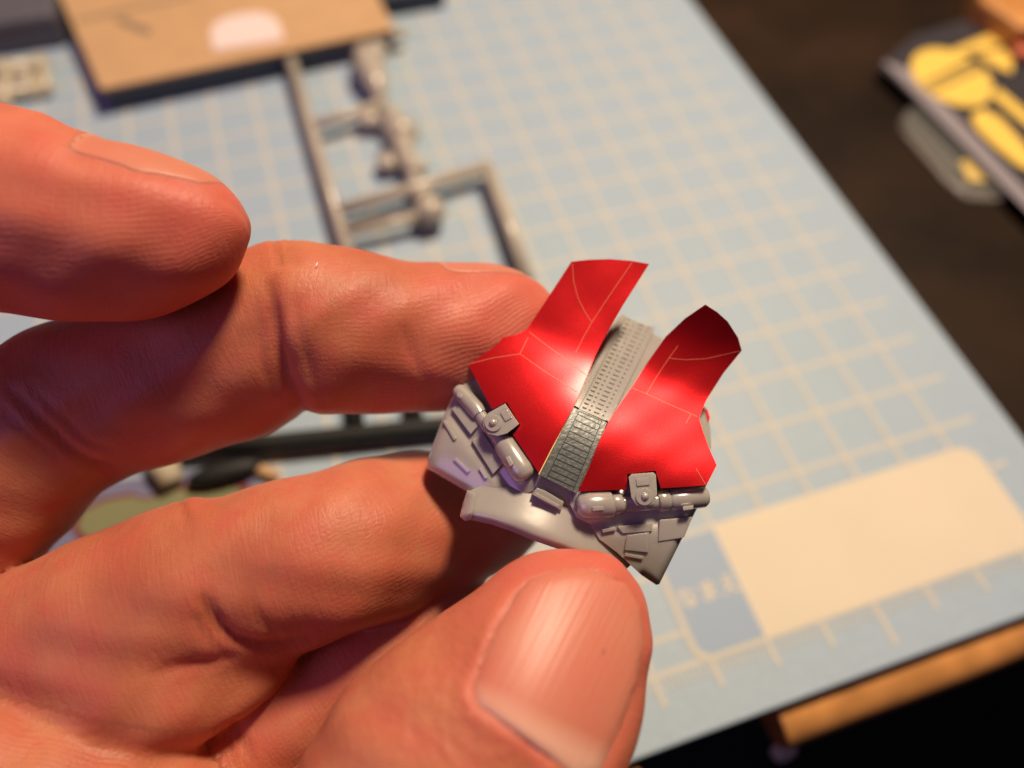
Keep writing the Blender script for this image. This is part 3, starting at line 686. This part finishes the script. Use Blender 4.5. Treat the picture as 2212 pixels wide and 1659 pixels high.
b1 = k.n('ShaderNodeBump', i_Strength=0.7, i_Distance=MM*0.015); b2 = k.n('ShaderNodeBump', i_Strength=0.35, i_Distance=MM*0.05)
k.l(n1.outputs[0], b1.inputs['Height']); k.l(n2.outputs[0], b2.inputs['Height']); k.l(b1.outputs[0], k.p.inputs['Normal'])
k.l(k.math('ADD', 0.30, k.math('MULTIPLY', n1.outputs[0], 0.16)), k.p.inputs['Roughness'])
n3 = k.n('ShaderNodeTexNoise', i_Scale=5200.0, i_Detail=2.0); k.l(tc.outputs['Object'], n3.inputs['Vector']); b3 = k.n('ShaderNodeBump', i_Strength=0.5, i_Distance=MM*0.008); k.l(n3.outputs[0], b3.inputs['Height']); k.l(b3.outputs[0], k.p.inputs['Coat Normal'])
M['gold_line'] = plain('gold_line', (0.70, 0.17, 0.10), 0.5, metal=0.2)
M['yellow_edge'] = plain('yellow_edge', (0.85, 0.62, 0.22), 0.5)
M['hatch_grey'] = plain('hatch_grey', (0.15, 0.16, 0.155), 0.42, metal=0.5, noise=0.25, scale=2500, bump=0.05)
M['hatch_line'] = plain('hatch_line', (0.015, 0.02, 0.02), 0.5)

def plate(name, poly, zf, th, mat, parent=root, step=7.0, bevel=0.0, dz=0.0, smooth=True, axis=None):
    P2, Fs, bnd = clip_grid(poly, step, axis); z = zf(P2[:, 0], P2[:, 1])+dz
    fr = [up(u_, v_, d_) for (u_, v_), d_ in zip(P2, z)]; bk = [up(u_, v_, d_+th) for (u_, v_), d_ in zip(P2, z)]; n = len(P2)
    Fc = [tuple(f) for f in Fs]+[tuple(i+n for i in f[::-1]) for f in Fs]+[(a, b, b+n, a+n) for a, b in bnd]
    return mesh_obj(name, fr+bk, Fc, mat, parent, bevel=bevel, autosmooth=45 if smooth else None)
def Zp(L_): return [zx(*p) for p in L_]
def ribbon(name, lines, zf, wpx, mat, parent, dz=-0.03):
    V = []; Fc = []
    for ln in lines:
        P = []
        for a, b in zip(ln[:-1], ln[1:]):
            a, b = np.array(a, float), np.array(b, float); n = max(2, int(np.linalg.norm(b-a)/5))
            P += [a+(b-a)*t for t in np.arange(n)/n]
        P.append(np.array(ln[-1], float)); P = np.array(P); T = np.gradient(P, axis=0); T /= np.linalg.norm(T, axis=1)[:, None]
        N = np.c_[-T[:, 1], T[:, 0]]*wpx/2; b0 = len(V)
        for p, q in zip(P, N):
            for s in (-1, 1): e = p+s*q; V.append(up(e[0], e[1], zf(e[0], e[1])+dz))
        for i in range(len(P)-1): a = b0+2*i; Fc.append((a, a+1, a+3, a+2))
    return mesh_obj(name, V, Fc, mat, parent, smooth=True)

# body panels -------------------------------------------------
left_panel = Zp([(330, 560), (285, 620), (245, 665), (180, 800), (103, 1005), (100, 1062), (285, 1170), (480, 1200), (640, 1150), (700, 1000), (600, 700), (450, 560)])
right_panel = Zp([(770, 1100), (1000, 1060), (1380, 1020), (1430, 1060), (1395, 1150), (1380, 1200), (1180, 1600), (1165, 1603), (1100, 1560), (980, 1450), (900, 1390), (860, 1320), (795, 1290), (765, 1230)])
def zpanel(u, v):
    pts = np.stack([np.atleast_1d(u), np.atleast_1d(v)], 1); d = np.minimum(pdist(Zp([(250, 702), (556, 1094)]), pts)[0], pdist(Zp([(1385, 1192), (812, 1236)]), pts)[0])
    rim = np.minimum(pdist(Zp([(245, 665), (180, 800), (103, 1005), (100, 1062), (285, 1170)]), pts)[0], pdist(Zp([(1395, 1150), (1380, 1200), (1180, 1600), (1165, 1603), (1100, 1560)]), pts)[0])
    return zshell(u, v)+0.7*np.exp(-(rim/6.0)**1.3)+0.45*np.exp(-((d-40)/20)**2)*np.clip((330-sl(u, v)[0])/60, 0, 1)
plate('side_panel', left_panel, zpanel, 1.8, PL, bevel=0.15, step=5.0)
plate('side_panel', right_panel, zpanel, 1.8, PL, bevel=0.15, step=5.0)
core = Zp([(470, 560), (800, 640), (985, 350), (1050, 368), (1195, 455), (1330, 640), (1385, 760), (1418, 870), (1422, 960), (1390, 1060), (1000, 1090), (790, 1150), (640, 1120), (520, 900), (380, 740)])
plate('shell', core, lambda u, v: zshell(u, v)+0.35, 3.0, PL, bevel=0.3)
plate('rear_sticker_edge', Zp([(1392, 772), (1406, 790), (1416, 820), (1410, 850), (1396, 800)]), lambda u, v: zshell(u, v)+0.25, 0.06, fk.m)
# chin
def zchin(u, v):
    s, l = sl(u, v); 
    pts = np.stack([np.atleast_1d(u), np.atleast_1d(v)], 1); d = pdist(Zp([(262, 1200), (250, 1285), (275, 1306), (300, 1300), (400, 1322), (500, 1357), (610, 1402), (720, 1440), (860, 1500)]), pts)[0]
    return ZB+1.5+0.024*s+2.4*(np.abs(l-10)/200)**2+1.1*np.exp(-(d/9.0)**1.3)
chin = Zp([(285, 1168), (262, 1225), (250, 1285), (275, 1306), (300, 1300), (400, 1322), (500, 1357), (610, 1402), (720, 1440), (860, 1500), (990, 1560), (1060, 1500), (980, 1380), (860, 1230), (760, 1150), (560, 1120), (400, 1120)])
plate('chin', chin, zchin, 2.2, PL, bevel=0.2, step=5.0)
plate('chin_lip', Zp([(285, 1160), (262, 1225), (250, 1285), (275, 1306), (302, 1300), (310, 1250), (330, 1180)]), lambda u, v: zchin(u, v)-0.45, 1.2, PL, bevel=0.25)
plate('bracket', Zp([(585, 1178), (610, 1150), (650, 1165), (735, 1215), (722, 1256), (640, 1218)]), lambda u, v: ZB+0.15+0*u, 1.6, PL, bevel=0.15)
plate('bracket_ridge', Zp([(596, 1186), (606, 1172), (716, 1232), (710, 1246)]), lambda u, v: ZB-0.2+0*u, 0.6, PL, bevel=0.08)
plate('centre_block', Zp([(618, 1090), (790, 1172), (770, 1235), (735, 1225), (640, 1172), (600, 1140)]), lambda u, v: ZB+0.7+0*u, 2.0, PL, bevel=0.15)
# raised and sunk details on the side panels
def detail(px, h, bevel=0.12, name='raised_plate', zf=zshell): return plate(name, Zp(px), zf, h+0.6, PL, dz=-h, bevel=bevel)
def bar(a_, b_, w_, h_, nm='raised_bar'): return detail(seg2(a_, b_, w_), h_, 0.12, nm)
def seg2(a, b, w):
    a, b = np.array(a, float), np.array(b, float); d = (b-a)/np.linalg.norm(b-a); q = np.array((-d[1], d[0]))*w/2
    return [tuple(x) for x in (a-q, b-q, b+q, a+q)]
detail([(212, 782), (262, 735), (345, 850), (300, 900)], 0.16, 0.2)
detail([(306, 930), (356, 890), (452, 1036), (404, 1086)], 0.16, 0.2)
bar((178, 838), (228, 924), 16, 0.22); bar((226, 1014), (292, 1076), 16, 0.22); bar((344, 1058), (372, 1106), 14, 0.2)
detail([(1182, 1300), (1335, 1286), (1296, 1382), (1176, 1400)], 0.12, 0.2)
detail([(985, 1330), (1150, 1312), (1146, 1352), (1010, 1362)], 0.14, 0.2)
detail([(1030, 1372), (1132, 1358), (1128, 1452), (1018, 1440)], 0.22, 0.2, name='square_button')
bar((1020, 1462), (1104, 1478), 14, 0.2); bar((915, 1352), (975, 1340), 16, 0.2)
# tubes
def ptube(name, px, rad, dz=-0.5, seg=20):
    pts = [up(*zx(x, y), float(zshell(*zx(x, y)))+dz) for x, y in px]
    return mesh_obj(name, *tube(pts, [r*0.46297*ZB/F for r in rad], seg), PL, root, autosmooth=50, bevel=0.0)
ptube('tube', [(238, 690), (250, 702), (330, 790), (345, 812)], [30, 42, 44, 40], 0.0)
ptube('tube', [(345, 812), (380, 860), (455, 945), (465, 960)], [34, 36, 36, 34], 0.05)
ptube('tube', [(425, 900), (440, 918), (462, 950), (470, 966)], [42, 46, 46, 40], -0.05)
ptube('tube', [(452, 935), (462, 950), (540, 1070), (556, 1094), (566, 1108)], [50, 60, 62, 56, 36], -0.05)
ptube('tube', [(1400, 1190), (1385, 1192), (1235, 1208), (1225, 1209)], [40, 52, 52, 46], 0.05)
ptube('tube', [(1230, 1208), (1090, 1220), (960, 1228)], [42, 42, 42], 0.05)
ptube('tube', [(1010, 1216), (1000, 1220), (960, 1226), (950, 1228)], [44, 52, 52, 46], 0.0)
ptube('tube', [(1225, 1206), (1215, 1207), (1180, 1210), (1170, 1212)], [46, 54, 54, 48], 0.0)
ptube('tube', [(962, 1224), (950, 1226), (850, 1232), (812, 1236), (795, 1238)], [56, 66, 66, 58, 36], -0.05)
# small slots lifted on the tubes
detail([(462, 1010), (480, 1000), (500, 1040), (484, 1052)], 1.62, 0.12, 'slot_cap'); detail([(868, 1238), (920, 1236), (922, 1254), (870, 1258)], 1.62, 0.12, 'slot_cap')
detail([(1290, 1238), (1340, 1232), (1338, 1250), (1292, 1256)], 1.35, 0.12, 'slot_cap'); detail([(238, 700), (262, 716), (256, 736), (234, 722)], 1.15, 0.1, 'slot_cap')
# clamps: tab with a domed boss
def circ(cx, cy, r, n=20): return [(cx+r*math.cos(a), cy+r*math.sin(a)) for a in np.linspace(0, 2*math.pi, n, endpoint=False)]
c1 = detail([(385, 800), (462, 757), (526, 853), (470, 896), (425, 908), (382, 898), (358, 862), (360, 822)], 1.9, 0.32, 'clamp')
c2 = detail([(1037, 1100), (1050, 1086), (1152, 1078), (1164, 1090), (1170, 1180), (1155, 1225), (1115, 1245), (1075, 1232), (1050, 1195)], 1.9, 0.32, 'clamp')
def sub(par, px, h, name, bevel=0.1):
    return plate(name, Zp(px), zshell, 0.8, PL, par, dz=-h, bevel=bevel)
sub(c1, circ(405, 847, 40), 2.12, 'boss_ring', 0.2); sub(c2, circ(1113, 1190, 42), 2.12, 'boss_ring', 0.2)
for par, (x, y) in ((c1, (405, 847)), (c2, (1113, 1190))):
    u_, v_ = zx(x, y); c = up(u_, v_, float(zshell(u_, v_))-2.08); mesh_obj('boss_dome', *ellipsoid(c, (0.42, 0.42, 0.42)), PL, par, smooth=True)
sub(c1, [(438, 800), (470, 784), (494, 822), (462, 840)], 2.04, 'boss_window', 0.12); sub(c2, [(1072, 1108), (1132, 1102), (1136, 1136), (1076, 1142)], 2.04, 'boss_window', 0.12)

# centre strip with rails and teeth -------------------------------------------------
strip = plate('rib_strip', Zp([(1012, 342), (1052, 368), (1110, 390), (1160, 402), (1060, 610), (945, 845), (780, 770), (880, 600)]), zstrip, 2.2, PL, bevel=0.1)
def seg2(a, b, w):
    a, b = np.array(a, float), np.array(b, float); d = (b-a)/np.linalg.norm(b-a); q = np.array((-d[1], d[0]))*w/2
    return [tuple(x) for x in (a-q, b-q, b+q, a+q)]
plate('rail', Zp(seg2((1014, 345), (795, 772), 24)), zstrip, 1.0, PL, strip, dz=-0.45, bevel=0.12)
plate('rail', Zp(seg2((1152, 400), (938, 838), 20)), zstrip, 1.0, PL, strip, dz=-0.40, bevel=0.12)
def small_box(hx, hy, hz):
    V, Fc = box(-hx, hx, -hy, hy, -hz, hz); me = bpy.data.meshes.new('tooth'); me.from_pydata([(x*MM, y*MM, z*MM) for x, y, z in V], [], Fc)
    bm = bmesh.new(); bm.from_mesh(me); bmesh.ops.recalc_face_normals(bm, faces=bm.faces); bmesh.ops.bevel(bm, geom=bm.edges[:], offset=0.35*min(hx, hy, hz)*MM, segments=1, affect='EDGES'); bm.to_mesh(me); bm.free()
    me.materials.append(PL); return me
px2mm = 0.46297*ZB/F
tm_ = {0: small_box(11*px2mm, 4.4*px2mm, 0.14), 1: small_box(5*px2mm, 3.6*px2mm, 0.13), 2: small_box(15*px2mm, 4.4*px2mm, 0.09), 3: small_box(5*px2mm, 4.4*px2mm, 0.10)}
N_T = 22
for cidx, off in ((0, 34), (1, 62), (2, 98), (3, 132)):
    for i in range(N_T):
        t = (i+0.5)/N_T; base_ = np.array((1014, 345))*(1-t)+np.array((795, 772))*t; lat = np.array((0.90, 0.36))
        x, y = base_+lat*off; x, y = x+random.uniform(-.8, .8), y+random.uniform(-.8, .8)
        u_, v_ = zx(x, y); c = up(u_, v_, float(zstrip(u_, v_))-0.05)
        e = 3.0; ua, va = zx(x+0.90*e, y+0.36*e); ub, vb = zx(x-0.456*e, y+0.89*e)
        X = up(ua, va, float(zstrip(ua, va))-0.05)-c; Y = up(ub, vb, float(zstrip(ub, vb))-0.05)-c; X /= np.linalg.norm(X); Y -= (Y@X)*X; Y /= np.linalg.norm(Y); Zv = np.cross(X, Y)
        o = bpy.data.objects.new('tooth', tm_[cidx]); col.objects.link(o); o.parent = strip
        mm_ = Matrix.Identity(4)
        for r in range(3): mm_[r][0], mm_[r][1], mm_[r][2], mm_[r][3] = X[r], Y[r], Zv[r], (c[r]-strip['_o'][r])*MM
        o.matrix_local = mm_
# grey hatched sticker at the foot of the strip
GS = [(782, 772), (936, 846), (792, 1176), (622, 1090)]
gs = plate('grey_sticker', Zp(GS), zstrip, 0.25, M['hatch_grey'], dz=-0.20)
gs['label'] = 'grey sticker printed with a black ladder pattern'
lines = [[zx(806, 792), zx(655, 1103)], [zx(912, 838), zx(776, 1166)], [zx(806, 792), zx(912, 838)]]
for i in range(12):
    t = i/11; a = np.array((800, 806))*(1-t)+np.array((660, 1092))*t; b_ = np.array((905, 856))*(1-t)+np.array((784, 1148))*t
    lines.append([zx(*a), zx(*b_)])
ribbon('printed_line', lines, lambda u, v: zstrip(u, v)-0.20, 1.7, M['hatch_line'], gs)
ribbon('yellow_edge', [[zx(779, 772), zx(618, 1088)]], lambda u, v: zstrip(u, v)-0.20, 2.2, M['yellow_edge'], gs, -0.05)

# red foil stickers -------------------------------------------------
LS = Zp([(618, 1082), (497, 903), (532, 858), (468, 750), (400, 783), (290, 578), (340, 460), (390, 456), (440, 450), (510, 437), (560, 415), (665, 256), (770, 95), (850, 86), (950, 83), (1050, 91), (1133, 106), (1075, 198), (1010, 300), (940, 420), (880, 535), (835, 645), (800, 728), (770, 790), (690, 940)])
RS = Zp([(800, 1168), (1030, 1158), (1030, 1085), (1162, 1070), (1187, 1153), (1400, 1138), (1448, 1045), (1410, 960), (1385, 890), (1365, 825), (1400, 740), (1480, 615), (1565, 510), (1548, 450), (1500, 375), (1450, 330), (1395, 295), (1300, 360), (1210, 445), (1125, 565), (1060, 670), (1000, 755), (950, 830), (895, 945), (850, 1060)])
ls = plate('red_sticker', LS, zfoil, 0.07, fk.m, step=6.0); rs = plate('red_sticker', RS, zfoil, 0.07, fk.m, step=6.0)
ls['label'] = 'red foil sticker with a straight upright flap'; rs['label'] = 'red foil sticker with a curled upper flap'
ribbon('printed_line', [Zp(q) for q in ([(775, 105), (780, 185), (800, 262), (830, 325), (865, 378)], [(1055, 96), (960, 235), (865, 378), (825, 450), (790, 520)], [(572, 422), (660, 490), (750, 555), (838, 622)], [(568, 448), (530, 525)], [(292, 572), (400, 545), (530, 525), (650, 610), (795, 702)])], zfoil, 1.15, M['gold_line'], ls)
ribbon('printed_line', [Zp(q) for q in ([(1225, 545), (1300, 553), (1400, 548), (1555, 512)], [(1268, 486), (1225, 545), (1170, 628), (1120, 712)], [(1055, 685), (1120, 712), (1230, 762), (1358, 818)], [(1327, 806), (1305, 850)], [(1352, 1060), (1396, 1134)])], zfoil, 1.15, M['gold_line'], rs)

# a fleck of lint on the middle finger
h = bvh.ray_cast(Cv, Vector(ray(684, 574)).normalized(), 300)
q = np.array(h[0]); nn = np.array(h[1]); nn = nn if nn@(CAM-q) > 0 else -nn; tdir = RW@np.array((0.25, -1.0, 0)); tdir -= (tdir@nn)*nn; tdir /= np.linalg.norm(tdir)
V, Fc = tube([q+nn*0.08-tdir*0.35, q+nn*0.14, q+nn*0.08+tdir*0.35], [0.05, 0.08, 0.05], 8)
tag(mesh_obj('lint_fleck', V, Fc, plain('lint', (0.8, 0.75, 0.68), 0.8), smooth=True), 'tiny white fleck of lint on the finger near its bent joint', 'lint')

for o in scene.objects:
    if '_o' in o: del o['_o']
